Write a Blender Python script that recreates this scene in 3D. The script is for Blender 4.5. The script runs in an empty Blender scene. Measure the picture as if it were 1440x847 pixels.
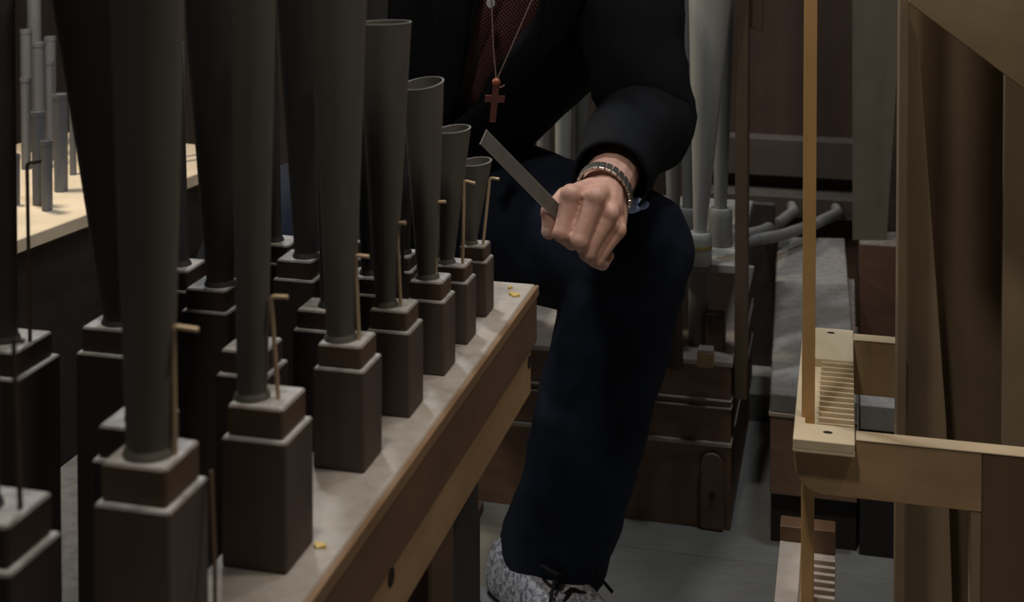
import bpy, bmesh, math, random
from mathutils import Vector, Matrix, noise
random.seed(7)
scene = bpy.context.scene
col = scene.collection

# ------------------------------------------------------------------ camera
FPX, HORIZON, TILT, HC = 1900.0, -200.0, math.radians(1.5), 1.03
PPY = HORIZON + FPX * math.tan(TILT)
cam_d = bpy.data.cameras.new('camera')
cam = bpy.data.objects.new('camera', cam_d)
col.objects.link(cam)
cam.location = (0, 0, HC)
cam.rotation_euler = (math.pi / 2 - TILT, 0, 0)
cam_d.sensor_width = 36.0
cam_d.lens = FPX / 1440.0 * 36.0
cam_d.shift_y = -(423.5 - PPY) / 1440.0
cam_d.clip_start = 0.02
cam_d.dof.use_dof = True
cam_d.dof.focus_distance = 1.42
cam_d.dof.aperture_fstop = 11.0
scene.camera = cam

# ------------------------------------------------------------------ world, lights, exposure
w = bpy.data.worlds.new('world'); scene.world = w; w.use_nodes = True
w.node_tree.nodes['Background'].inputs[0].default_value = (0.55, 0.6, 0.7, 1)
w.node_tree.nodes['Background'].inputs[1].default_value = 0.02

def area(name, loc, target, size, power, color):
    d = bpy.data.lights.new(name, 'AREA'); d.shape = 'DISK'; d.size = size; d.energy = power; d.color = color
    o = bpy.data.objects.new(name, d); col.objects.link(o); o.location = loc
    o.rotation_euler = (Vector(target) - Vector(loc)).to_track_quat('-Z', 'Y').to_euler()
    return o
area('ceiling_lamp', (-0.20, 0.45, 2.35), (0.05, 1.2, 0.4), 0.16, 9.0, (1.0, 0.93, 0.83))
area('shelf_lamp', (-0.95, 2.35, 1.25), (-0.72, 2.3, 0.44), 0.12, 7.5, (1.0, 0.84, 0.62))
area('side_fill', (0.85, 0.75, 2.3), (0.3, 1.4, 0.3), 0.22, 8.0, (1.0, 0.88, 0.74))  # added fill from the right, brightens the chest side and rail
area('back_lamp', (-0.35, 1.70, 2.35), (0.15, 1.7, 0.3), 0.12, 10.5, (0.90, 0.95, 1.0))
area('rear_fill', (0.62, 1.55, 2.4), (0.4, 2.0, 0.2), 0.25, 5.0, (0.92, 0.96, 1.0))  # added fill that lifts the floor and low chest out of shadow
scene.view_settings.view_transform = 'Standard'
scene.view_settings.look = 'None'
scene.view_settings.gamma = 1.0
scene.view_settings.use_curve_mapping = False
scene.view_settings.exposure = 0.0

# ------------------------------------------------------------------ measuring helpers
def ray(px, py):
    r = Vector(((px - 720.0) / FPX, 0, 0)) + Vector((0, math.cos(TILT), -math.sin(TILT)))
    return r - Vector((0, math.sin(TILT), math.cos(TILT))) * ((py - PPY) / FPX)
def W(px, py, Y):
    r = ray(px, py); return Vector((0, 0, HC)) + r * (Y / r.y)
def G(px, py, z):
    r = ray(px, py); return Vector((0, 0, HC)) + r * ((z - HC) / r.z)
A = math.atan(0.247)                      # the organ stands 14 degrees off the line of sight
UD = Vector((math.cos(A), -math.sin(A), 0)); VD = Vector((math.sin(A), math.cos(A), 0)); ZD = Vector((0, 0, 1))
def frame(o):
    o = Vector(o)
    return lambda u, v, z: o + UD * u + VD * v + ZD * z

# ------------------------------------------------------------------ materials
def nt(name):
    m = bpy.data.materials.new(name); m.use_nodes = True
    return m, m.node_tree.nodes, m.node_tree.links, m.node_tree.nodes['Principled BSDF']
def ramp(n, l, fac, stops):
    r = n.new('ShaderNodeValToRGB')
    el = r.color_ramp.elements
    el[0].position, el[0].color = stops[0][0], (*stops[0][1], 1)
    el[1].position, el[1].color = stops[-1][0], (*stops[-1][1], 1)
    for p, c in stops[1:-1]:
        e = el.new(p); e.color = (*c, 1)
    l.new(fac, r.inputs[0]); return r.outputs[0]
def nz(n, l, scale, stretch=(1, 1, 1), detail=4, rough=0.6, coord='Object'):
    t = n.new('ShaderNodeTexCoord'); mp = n.new('ShaderNodeMapping'); mp.inputs['Scale'].default_value = stretch
    l.new(t.outputs[coord], mp.inputs[0])
    x = n.new('ShaderNodeTexNoise'); x.inputs['Scale'].default_value = scale
    x.inputs['Detail'].default_value = detail; x.inputs['Roughness'].default_value = rough
    l.new(mp.outputs[0], x.inputs['Vector']); return x.outputs['Fac']
def mix(n, l, fac, a, b):
    x = n.new('ShaderNodeMix'); x.data_type = 'RGBA'
    if isinstance(fac, float): x.inputs[0].default_value = fac
    else: l.new(fac, x.inputs[0])
    for i, c in ((6, a), (7, b)):
        if isinstance(c, tuple): x.inputs[i].default_value = (*c, 1)
        else: l.new(c, x.inputs[i])
    return x.outputs[2]
def dusted(n, l, colr, dust, amount):
    """settled dust: lies on whatever faces up"""
    g = n.new('ShaderNodeNewGeometry'); s = n.new('ShaderNodeSeparateXYZ'); l.new(g.outputs['Normal'], s.inputs[0])
    up = n.new('ShaderNodeMapRange'); up.inputs[1].default_value = 0.55; up.inputs[2].default_value = 0.95
    up.inputs[4].default_value = amount
    l.new(s.outputs[2], up.inputs[0])
    f = nz(n, l, 75, detail=6)
    mr = n.new('ShaderNodeMapRange'); mr.inputs[1].default_value = 0.3; mr.inputs[2].default_value = 0.6; mr.inputs[3].default_value = 0.40
    l.new(f, mr.inputs[0])
    mu = n.new('ShaderNodeMath'); mu.operation = 'MULTIPLY'; l.new(up.outputs[0], mu.inputs[0]); l.new(mr.outputs[0], mu.inputs[1])
    return mix(n, l, mu.outputs[0], colr, dust)
DUST = (0.56, 0.545, 0.53)
def wood(name, c0, c1, axis=2, dust=0.0, rough=0.6, dustc=DUST, scale=26):
    m, n, l, b = nt(name)
    st = [1.0, 1.0, 1.0]; st[axis] = 0.07
    f = nz(n, l, scale, tuple(st), 6, 0.65)
    f2 = nz(n, l, 7, (1, 1, 1), 3)
    c = ramp(n, l, f, [(0.3, c0), (0.7, c1)])
    dk = tuple(x * 0.6 for x in c0)
    r2 = n.new('ShaderNodeMapRange'); r2.inputs[1].default_value = 0.45; r2.inputs[2].default_value = 0.75; r2.inputs[4].default_value = 0.5
    l.new(f2, r2.inputs[0])
    c = mix(n, l, r2.outputs[0], c, dk)
    if dust: c = dusted(n, l, c, dustc, dust)
    l.new(c, b.inputs['Base Color']); b.inputs['Roughness'].default_value = rough
    bp = n.new('ShaderNodeBump'); bp.inputs['Strength'].default_value = 0.12; bp.inputs['Distance'].default_value = 0.002
    l.new(f, bp.inputs['Height']); l.new(bp.outputs[0], b.inputs['Normal'])
    return m
def metal(name, c0, c1, metallic=0.7, rough=0.45, dust=0.0, scale=20, stretch=(1, 1, 0.15)):
    m, n, l, b = nt(name)
    f = nz(n, l, scale, stretch, 6, 0.7)
    c = ramp(n, l, f, [(0.3, c0), (0.72, c1)])
    if dust: c = dusted(n, l, c, DUST, dust)
    l.new(c, b.inputs['Base Color']); b.inputs['Metallic'].default_value = metallic
    r = n.new('ShaderNodeMapRange'); r.inputs[3].default_value = rough - 0.08; r.inputs[4].default_value = rough + 0.12
    l.new(f, r.inputs[0]); l.new(r.outputs[0], b.inputs['Roughness'])
    return m
def cloth(name, c0, c1, scale=260, rough=0.9):
    m, n, l, b = nt(name)
    f = nz(n, l, scale, (1, 1, 1), 3); f2 = nz(n, l, 9, (1, 1, 1), 3)
    c = ramp(n, l, f2, [(0.35, c0), (0.7, c1)])
    l.new(c, b.inputs['Base Color']); b.inputs['Roughness'].default_value = rough
    b.inputs['Specular IOR Level'].default_value = 0.2
    bp = n.new('ShaderNodeBump'); bp.inputs['Strength'].default_value = 0.3; bp.inputs['Distance'].default_value = 0.001
    l.new(f, bp.inputs['Height']); l.new(bp.outputs[0], b.inputs['Normal'])
    return m
def plain(name, c, rough=0.6, metallic=0.0):
    m, n, l, b = nt(name)
    f = nz(n, l, 60)
    cc = ramp(n, l, f, [(0.3, tuple(x * 0.85 for x in c)), (0.7, c)])
    l.new(cc, b.inputs['Base Color']); b.inputs['Roughness'].default_value = rough; b.inputs['Metallic'].default_value = metallic
    return m

M = {}
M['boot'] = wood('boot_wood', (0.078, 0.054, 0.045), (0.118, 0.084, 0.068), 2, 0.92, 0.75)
M['boot2'] = wood('shaded_boot_wood', (0.022, 0.014, 0.012), (0.036, 0.024, 0.02), 2, 0.85, 0.75)  # darker copy of the boot wood, shade of the rear rows put into the colour
M['cap2'] = wood('shaded_cap_wood', (0.035, 0.02, 0.014), (0.05, 0.03, 0.02), 0, 0.88, 0.7)  # cap wood darkened the same way to imitate shade
M['wire2'] = plain('shaded_wire', (0.10, 0.07, 0.045), 0.5, 0.4)  # rear wires coloured dark, as silhouettes against the lit shelf
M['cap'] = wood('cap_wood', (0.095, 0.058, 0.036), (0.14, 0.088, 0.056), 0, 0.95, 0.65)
M['chest_top'] = wood('chest_top_wood', (0.30, 0.235, 0.17), (0.42, 0.335, 0.25), 1, 0.55, 0.8)
M['chest_side'] = wood('chest_side_wood', (0.13, 0.066, 0.034), (0.19, 0.10, 0.054), 1, 0.0, 0.5)
M['rail'] = wood('rail_wood', (0.34, 0.20, 0.095), (0.46, 0.29, 0.145), 1, 0.0, 0.5)
M['edge'] = wood('edge_wood', (0.24, 0.14, 0.075), (0.33, 0.20, 0.11), 1, 0.0, 0.6)
M['dark'] = wood('dark_wood', (0.075, 0.035, 0.022), (0.115, 0.058, 0.036), 0, 0.5, 0.6)
M['box'] = wood('box_wood', (0.17, 0.094, 0.058), (0.29, 0.17, 0.108), 0, 0.75, 0.55)
M['drab'] = wood('drab_wood', (0.035, 0.018, 0.012), (0.055, 0.03, 0.02), 2, 0.0, 0.7)
M['strip'] = wood('strip_wood', (0.38, 0.30, 0.23), (0.52, 0.42, 0.33), 0, 0.5, 0.5)
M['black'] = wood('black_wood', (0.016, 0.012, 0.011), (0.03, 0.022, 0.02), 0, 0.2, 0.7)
M['beam'] = wood('beam_wood', (0.055, 0.040, 0.032), (0.08, 0.06, 0.048), 0, 0.22, 0.7)
M['post'] = wood('post_wood', (0.095, 0.060, 0.036), (0.14, 0.09, 0.055), 2, 0.2, 0.6)
M['pale'] = wood('pale_wood', (0.64, 0.51, 0.33), (0.78, 0.65, 0.45), 1, 0.0, 0.6)
M['arm'] = wood('arm_wood', (0.36, 0.225, 0.11), (0.50, 0.33, 0.17), 0, 0.0, 0.6)
M['armtop'] = wood('arm_top_wood', (0.52, 0.40, 0.25), (0.66, 0.52, 0.35), 0, 0.0, 0.6)
M['rod'] = wood('rod_wood', (0.53, 0.31, 0.12), (0.64, 0.39, 0.165), 2, 0.0, 0.45)
M['panel'] = wood('panel_wood', (0.17, 0.115, 0.066), (0.24, 0.165, 0.10), 2, 0.0, 0.7)
M['upright'] = wood('upright_wood', (0.085, 0.072, 0.052), (0.125, 0.105, 0.078), 2, 0.0, 0.8)
M['panel_lt'] = wood('panel_light_wood', (0.25, 0.18, 0.11), (0.33, 0.245, 0.155), 2, 0.0, 0.7)
M['panel_dk'] = wood('panel_dark_wood', (0.13, 0.078, 0.04), (0.18, 0.11, 0.06), 2, 0.0, 0.7)
M['slope'] = wood('sloping_board_wood', (0.22, 0.15, 0.08), (0.34, 0.25, 0.145), 0, 0.0, 0.75, scale=14)
M['grey'] = wood('grey_wood', (0.20, 0.19, 0.165), (0.29, 0.27, 0.235), 2, 0.6, 0.8)
M['shelf'] = wood('shelf_wood', (0.60, 0.50, 0.36), (0.74, 0.63, 0.47), 0, 0.3, 0.7)
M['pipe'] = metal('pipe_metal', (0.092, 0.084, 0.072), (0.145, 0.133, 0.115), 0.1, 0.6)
M['pipe2'] = metal('shaded_pipe_metal', (0.028, 0.028, 0.029), (0.045, 0.044, 0.043), 0.12, 0.65)  # near-black copy of the pipe metal, imitates shade on the rear cones
M['pipe3'] = metal('shelf_pipe_metal', (0.10, 0.108, 0.125), (0.17, 0.18, 0.205), 0.3, 0.45)
M['bigpipe'] = metal('grey_pipe_metal', (0.38, 0.38, 0.355), (0.52, 0.52, 0.49), 0.2, 0.5, 0.4)
M['lead'] = metal('lead_tube', (0.22, 0.22, 0.21), (0.30, 0.30, 0.29), 0.15, 0.6, 0.5)
M['wire'] = plain('brass_wire', (0.62, 0.46, 0.29), 0.45, 0.3)
M['rim'] = metal('rim_highlight_metal', (0.26, 0.25, 0.235), (0.36, 0.35, 0.33), 0.2, 0.55)  # paler than the pipe, the highlight on the rim is put into the colour
M['ring'] = plain('brass_ring', (0.55, 0.40, 0.12), 0.4, 0.5)
M['steel'] = metal('blade_steel', (0.30, 0.285, 0.26), (0.38, 0.365, 0.335), 0.75, 0.42, 0, 60, (1, 1, 1))
M['edge_steel'] = plain('blade_edge', (0.85, 0.82, 0.75), 0.3, 0.6)
M['watch'] = metal('watch_steel', (0.42, 0.40, 0.36), (0.60, 0.57, 0.52), 0.9, 0.3, 0, 80, (1, 1, 1))
M['dial'] = plain('watch_dial', (0.03, 0.03, 0.035), 0.2)
M['jacket'] = cloth('jacket_cloth', (0.005, 0.006, 0.008), (0.009, 0.010, 0.013))
M['jeans'] = cloth('denim', (0.008, 0.012, 0.024), (0.017, 0.024, 0.043), 320)
M['cuff'] = cloth('cuff_cloth', (0.30, 0.40, 0.75), (0.42, 0.52, 0.88))
M['lace'] = cloth('lace_cord', (0.01, 0.01, 0.01), (0.02, 0.02, 0.02))
M['sole'] = plain('shoe_sole', (0.30, 0.30, 0.31), 0.8)
M['hair'] = cloth('hair', (0.10, 0.09, 0.08), (0.2, 0.19, 0.18), 120)
M['eye'] = plain('eye_white', (0.75, 0.73, 0.7), 0.3)
M['iris'] = plain('eye_iris', (0.05, 0.035, 0.02), 0.2)
M['nail'] = plain('nail', (0.62, 0.42, 0.37), 0.35)
M['cord'] = plain('cord', (0.26, 0.17, 0.14), 0.6)
M['cross'] = plain('red_wood_cross', (0.15, 0.046, 0.036), 0.5)
M['bead'] = plain('orange_bead', (0.33, 0.095, 0.045), 0.25)
M['button'] = plain('button', (0.55, 0.53, 0.52), 0.35)
M['brass_scrap'] = plain('yellow_scrap', (0.75, 0.55, 0.18), 0.45)
M['screw'] = plain('screw', (0.07, 0.06, 0.05), 0.5, 0.6)
M['hole'] = plain('bored_hole', (0.012, 0.008, 0.006), 0.9)
M['white_trim'] = plain('pale_cord', (0.45, 0.43, 0.41), 0.7)
M['wall'] = wood('wall_boards', (0.030, 0.021, 0.017), (0.05, 0.034, 0.026), 2, 0, 0.85)
M['ceil'] = plain('ceiling_plaster', (0.12, 0.10, 0.085), 0.9)
M['redwall'] = wood('red_panel_wood', (0.042, 0.022, 0.015), (0.06, 0.032, 0.022), 2, 0.3, 0.7)
# floor
m, n, l, b = nt('floor_paint')
f = nz(n, l, 5, (1, 1, 1), 6, 0.7); f2 = nz(n, l, 90, (0.2, 1, 1), 3)
c = ramp(n, l, f, [(0.3, (0.30, 0.305, 0.285)), (0.7, (0.44, 0.445, 0.415))])
c = mix(n, l, 0.18, c, ramp(n, l, f2, [(0.3, (0.1, 0.1, 0.1)), (0.7, (0.4, 0.4, 0.38))]))
l.new(c, b.inputs['Base Color']); b.inputs['Roughness'].default_value = 0.7
M['floor'] = m
# skin
m, n, l, b = nt('skin')
f = nz(n, l, 60, (1, 1, 1), 5); f2 = nz(n, l, 420, (1, 1, 1), 2)
c = ramp(n, l, f, [(0.3, (0.56, 0.30, 0.23)), (0.7, (0.68, 0.42, 0.335))])
l.new(c, b.inputs['Base Color']); b.inputs['Roughness'].default_value = 0.5
b.inputs['Subsurface Weight'].default_value = 0.12; b.inputs['Subsurface Radius'].default_value = (0.006, 0.003, 0.002)
b.inputs['Subsurface Scale'].default_value = 0.5
bp = n.new('ShaderNodeBump'); bp.inputs['Strength'].default_value = 0.25; bp.inputs['Distance'].default_value = 0.0008
l.new(f2, bp.inputs['Height']); l.new(bp.outputs[0], b.inputs['Normal'])
M['skin'] = m
# red shirt printed with small pale dots
m, n, l, b = nt('dotted_shirt')
t = n.new('ShaderNodeTexCoord'); mp = n.new('ShaderNodeMapping'); mp.inputs['Scale'].default_value = (260, 260, 260)
mp.inputs['Rotation'].default_value = (0, 0.6, 0)
l.new(t.outputs['Object'], mp.inputs[0]); sp = n.new('ShaderNodeSeparateXYZ'); l.new(mp.outputs[0], sp.inputs[0])
sq = []
for i in (0, 2):
    fr = n.new('ShaderNodeMath'); fr.operation = 'FRACT'; l.new(sp.outputs[i], fr.inputs[0])
    sb = n.new('ShaderNodeMath'); sb.operation = 'SUBTRACT'; l.new(fr.outputs[0], sb.inputs[0]); sb.inputs[1].default_value = 0.5
    pw = n.new('ShaderNodeMath'); pw.operation = 'MULTIPLY'; l.new(sb.outputs[0], pw.inputs[0]); l.new(sb.outputs[0], pw.inputs[1]); sq.append(pw)
ad = n.new('ShaderNodeMath'); ad.operation = 'ADD'; l.new(sq[0].outputs[0], ad.inputs[0]); l.new(sq[1].outputs[0], ad.inputs[1])
lt = n.new('ShaderNodeMath'); lt.operation = 'LESS_THAN'; l.new(ad.outputs[0], lt.inputs[0]); lt.inputs[1].default_value = 0.055
c = mix(n, l, lt.outputs[0], (0.060, 0.009, 0.012), (0.30, 0.20, 0.18))
l.new(c, b.inputs['Base Color']); b.inputs['Roughness'].default_value = 0.85
M['shirt'] = m
# mottled shoe cloth
m, n, l, b = nt('shoe_cloth')
f = nz(n, l, 150, (1, 1, 1), 3)
c = ramp(n, l, f, [(0.44, (0.62, 0.62, 0.66)), (0.58, (0.20, 0.20, 0.25))])
l.new(c, b.inputs['Base Color']); b.inputs['Roughness'].default_value = 0.8
M['shoe'] = m

# ------------------------------------------------------------------ object helpers
def tag(o, label=None, cat=None, group=None, kind=None):
    if label: o['label'] = label
    if cat: o['category'] = cat
    if group: o['group'] = group
    if kind: o['kind'] = kind
    return o
def thing(name, loc, label, cat, group=None):
    o = bpy.data.objects.new(name, None); col.objects.link(o); o.location = loc; o.empty_display_size = 0.02
    return tag(o, label, cat, group)
def base(o):
    p = Vector((0, 0, 0))
    while o: p += o.location; o = o.parent
    return p
def link(name, me, mat, parent=None, loc=None, smooth=False):
    """me is in world coordinates; the object gets its origin at loc (top level) or its parent's origin"""
    o = bpy.data.objects.new(name, me); col.objects.link(o)
    if parent: o.parent = parent; off = base(parent)
    else: off = Vector(loc) if loc is not None else Vector((0, 0, 0)); o.location = off
    me.transform(Matrix.Translation(-off))
    me.materials.clear(); me.materials.append(M[mat])
    if smooth:
        for p in me.polygons: p.use_smooth = True
        me.set_sharp_from_angle(angle=math.radians(42))
    return o
def from_bm(name, bm, mat, parent=None, loc=None, smooth=False):
    bmesh.ops.recalc_face_normals(bm, faces=bm.faces)
    me = bpy.data.meshes.new(name); bm.to_mesh(me); bm.free()
    return link(name, me, mat, parent, loc, smooth)
def prism_bm(bot, top, bevel=0.0, seg=1):
    bm = bmesh.new()
    a = [bm.verts.new(p) for p in bot]; c = [bm.verts.new(p) for p in top]; k = len(a)
    bm.faces.new(a[::-1]); bm.faces.new(c)
    for i in range(k): bm.faces.new((a[i], a[(i + 1) % k], c[(i + 1) % k], c[i]))
    bmesh.ops.recalc_face_normals(bm, faces=bm.faces)
    if bevel: bmesh.ops.bevel(bm, geom=list(bm.edges), offset=bevel, segments=seg, affect='EDGES', profile=0.6)
    return bm
def box(name, F, u0, u1, v0, v1, z0, z1, mat, parent=None, bevel=0.0008, loc=None):
    q = ((u0, v0), (u1, v0), (u1, v1), (u0, v1))
    if parent is None and loc is None: loc = F((u0 + u1) / 2, (v0 + v1) / 2, z0)
    return from_bm(name, prism_bm([F(a, c, z0) for a, c in q], [F(a, c, z1) for a, c in q], bevel), mat, parent, loc)
def slab(name, pts, dirv, mat, parent=None, bevel=0.0008, loc=None):
    """outline pts (world) extruded along dirv"""
    d = Vector(dirv)
    return from_bm(name, prism_bm(pts, [Vector(p) + d for p in pts], bevel), mat, parent, loc)
def tube_bm(pts, radii, n=12, caps=True, bm=None, up=None):
    bm = bm or bmesh.new()
    pts = [Vector(p) for p in pts]; rings = []
    t0 = (pts[1] - pts[0]).normalized()
    x = Vector(up) if up is not None else (Vector((1, 0, 0)) if abs(t0.x) < 0.8 else Vector((0, 1, 0)))
    for i, p in enumerate(pts):
        a = pts[min(i + 1, len(pts) - 1)] - pts[max(i - 1, 0)]; t = a.normalized()
        x = (x - t * x.dot(t)).normalized(); y = t.cross(x)
        r = radii[i] if isinstance(radii, (list, tuple)) else radii
        rx, ry = r if isinstance(r, (list, tuple)) else (r, r)
        rings.append([bm.verts.new(p + x * (rx * math.cos(k * 2 * math.pi / n)) + y * (ry * math.sin(k * 2 * math.pi / n))) for k in range(n)])
    for a, c in zip(rings, rings[1:]):
        for k in range(n): bm.faces.new((a[k], a[(k + 1) % n], c[(k + 1) % n], c[k]))
    if caps: bm.faces.new(rings[0][::-1]); bm.faces.new(rings[-1])
    return bm
def tube(name, pts, radii, mat, parent=None, n=12, loc=None, up=None):
    return from_bm(name, tube_bm(pts, radii, n, True, None, up), mat, parent, loc, True)
def lathe_bm(c0, axis_top, prof, n=28, slant=(0, 0), bm=None):
    """prof: (t along c0->axis_top, r); the last rings may be slanted"""
    bm = bm or bmesh.new(); c0, c1 = Vector(c0), Vector(axis_top); rings = []
    for t, r, s in prof:
        c = c0.lerp(c1, t)
        rings.append([bm.verts.new(c + Vector((r * math.cos(k * 2 * math.pi / n), r * math.sin(k * 2 * math.pi / n),
                      s * (slant[0] * r * math.cos(k * 2 * math.pi / n) + slant[1] * r * math.sin(k * 2 * math.pi / n))))) for k in range(n)])
    for a, c in zip(rings, rings[1:]):
        for k in range(n): bm.faces.new((a[k], a[(k + 1) % n], c[(k + 1) % n], c[k]))
    return bm, rings
def open_cone(name, c0, c1, r0, r1, mat, parent, slant=(0, 0), th=0.0009, n=32):
    pr = [(0, r0, 0), (0.5, (r0 + r1) / 2, 0), (0.93, r0 + (r1 - r0) * 0.93, 0.6), (1, r1, 1), (1, r1 - th, 1), (0.5, (r0 + r1) / 2 - th, 0), (0.02, r0 - th, 0)]
    bm, rings = lathe_bm(c0, c1, pr, n, slant)
    bm.faces.new(rings[0][::-1]); bm.faces.new(rings[-1])
    return from_bm(name, bm, mat, parent, None, True)
def blob_bm(bm, c, r, rot=None, n=14, m_=9):
    c = Vector(c); R_ = rot or Matrix.Identity(3)
    res = bmesh.ops.create_uvsphere(bm, u_segments=n, v_segments=m_, radius=1.0)
    for v in res['verts']: v.co = c + R_ @ Vector((v.co.x * r[0], v.co.y * r[1], v.co.z * r[2]))
    return bm
def remesh(bm, voxel, smooth=2, fac=0.5):
    me = bpy.data.meshes.new('tmp'); bmesh.ops.recalc_face_normals(bm, faces=bm.faces); bm.to_mesh(me); bm.free()
    o = bpy.data.objects.new('tmp', me); col.objects.link(o)
    r = o.modifiers.new('r', 'REMESH'); r.mode = 'VOXEL'; r.voxel_size = voxel; r.use_smooth_shade = True
    if smooth: s = o.modifiers.new('s', 'SMOOTH'); s.iterations = smooth; s.factor = fac
    dg = bpy.context.evaluated_depsgraph_get()
    out = bpy.data.meshes.new_from_object(o.evaluated_get(dg)); bpy.data.objects.remove(o); bpy.data.meshes.remove(me)
    return out
def wrinkle(me, amp, scale, stretch=(1, 1, 1), keep=None):
    ns = [v.normal.copy() for v in me.vertices]
    for v, nn in zip(me.vertices, ns):
        p = Vector((v.co.x * stretch[0], v.co.y * stretch[1], v.co.z * stretch[2])) * scale
        d = 1.0 - 2.0 * abs(noise.noise(p)) + 0.5 * noise.noise(p * 2.3)
        v.co += nn * (d * amp)

# ------------------------------------------------------------------ room shell
def room(name, lo, hi, mat):
    F0 = lambda u, v, z: Vector((u, v, z))
    o = box(name, F0, lo[0], hi[0], lo[1], hi[1], lo[2], hi[2], mat, None, 0); return tag(o, kind='structure')
flo = room('floor', (-1.9, -1.1, -0.06), (1.6, 3.7, -0.004), 'floor')
room('ceiling', (-1.9, -1.1, 2.5), (1.6, 3.7, 2.56), 'ceil')
room('wall_back', (-1.9, 3.6, 0), (1.6, 3.7, 2.5), 'wall')
room('wall_left', (-1.9, -1.0, 0), (-1.8, 3.6, 2.5), 'wall')
room('wall_right', (1.5, -1.0, 0), (1.6, 3.6, 2.5), 'wall')
room('wall_front', (-1.9, -1.1, 0), (1.6, -1.0, 2.5), 'wall')
FB = frame((0.333, 2.037, 0))
for k in range(7):                                     # painted boards running along the passage
    v0 = -1.12 + k * 0.26
    box('floor_board', FB, -0.95, 0.75, v0, v0 + 0.2585, -0.0045, 0.0, 'floor', flo, 0.0006)

# ------------------------------------------------------------------ front wind chest
ZC = 0.63
E0 = G(757, 400, ZC)
FC = frame(E0)
ch = thing('wind_chest', FC(-0.04, -0.45, 0), 'long brown wind chest with dusty top carrying the reed pipes', 'wind chest')
ch.location.z = 0
box('top_board', FC, -0.0690, -0.003, -0.98, 0, -0.010, 0, 'chest_top', ch, 0.0012)
box('edge_strip', FC, -0.003, 0.0006, -0.98, 0.0005, -0.0105, -0.0008, 'edge', ch, 0.0006)
box('side_panel', FC, -0.0680, -0.001, -0.98, -0.001, -0.054, -0.0105, 'chest_side', ch, 0.0012)
rl = box('rail', FC, -0.0670, -0.006, -0.98, -0.004, -0.102, -0.0545, 'rail', ch, 0.0015)
for px, py in ((744, 516), (547, 826)):
    # bored holes in the rail face
    u = -0.006
    best = min((abs((FC(u, v / 1000, 0).x) / FC(u, v / 1000, 0).y - (px - 720) / FPX), v / 1000) for v in range(-900, 0, 2))[1]
    p = FC(u, best, 0); zz = HC - (py - HORIZON) / FPX * p.y - ZC
    c = FC(u - 0.004, best, zz)
    tube('bolt_hole', [c, c + UD * 0.0046], 0.006, 'hole', rl, 16)
lg = box('support_leg', FC, -0.062, -0.012, -0.30, -0.24, -ZC, -0.102, 'dark', ch, 0.002)
box('support_leg', FC, -0.062, -0.012, -0.95, -0.89, -ZC, -0.102, 'dark', ch, 0.002)
ZR = 0.43
rch = thing('wind_chest', (FC(-0.26, -0.45, 0).x, FC(-0.26, -0.45, 0).y, 0), 'added lower wind chest, black to stand for shadow, carrying the rear pipe rows', 'wind chest')
box('top_board', FC, -0.47, -0.0695, -0.98, 0.06, ZR - 0.012 - ZC, ZR - ZC, 'black', rch, 0.001)  # set low and coloured black so the gaps between pipes read as shade
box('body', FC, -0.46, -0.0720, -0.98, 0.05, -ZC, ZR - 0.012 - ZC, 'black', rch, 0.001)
pf = G(664, 728, 0.30)
FT = frame((pf.x, pf.y, 0))
tr = thing('trestle_box', FT(-0.15, 0.1, 0), 'low reddish brown box on the floor below the wind chest', 'box')
box('body', FT, -0.30, 0, 0.0, 0.035, 0, 0.288, 'drab', tr, 0.002)
box('lid', FT, -0.304, 0.003, -0.003, 0.038, 0.288, 0.30, 'drab', tr, 0.001)

def scrap(px, py, r, label):
    c = G(px, py, ZC); bm = bmesh.new(); k = 11
    vs = [bm.verts.new(c + Vector((math.cos(i * 6.283 / k) * r * random.uniform(0.6, 1.15), math.sin(i * 6.283 / k) * r * random.uniform(0.6, 1.15), random.uniform(0.0004, 0.0028)))) for i in range(k)]
    v2 = [bm.verts.new(Vector((v.co.x, v.co.y, ZC))) for v in vs]
    bm.faces.new(vs); bm.faces.new(v2[::-1])
    for i in range(k): bm.faces.new((v2[i], v2[(i + 1) % k], vs[(i + 1) % k], vs[i]))
    tag(from_bm('brass_shaving', bm, 'brass_scrap', None, (c.x, c.y, ZC)), label, 'shaving', 'shavings on the chest top')
scrap(451, 769, 0.0042, 'round yellow shaving on the dusty chest top near the camera')
scrap(724, 416, 0.0058, 'curled yellow shaving at the far end of the chest top')
scrap(717, 406, 0.0026, 'tiny pale shaving behind the curled one at the chest end')

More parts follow.
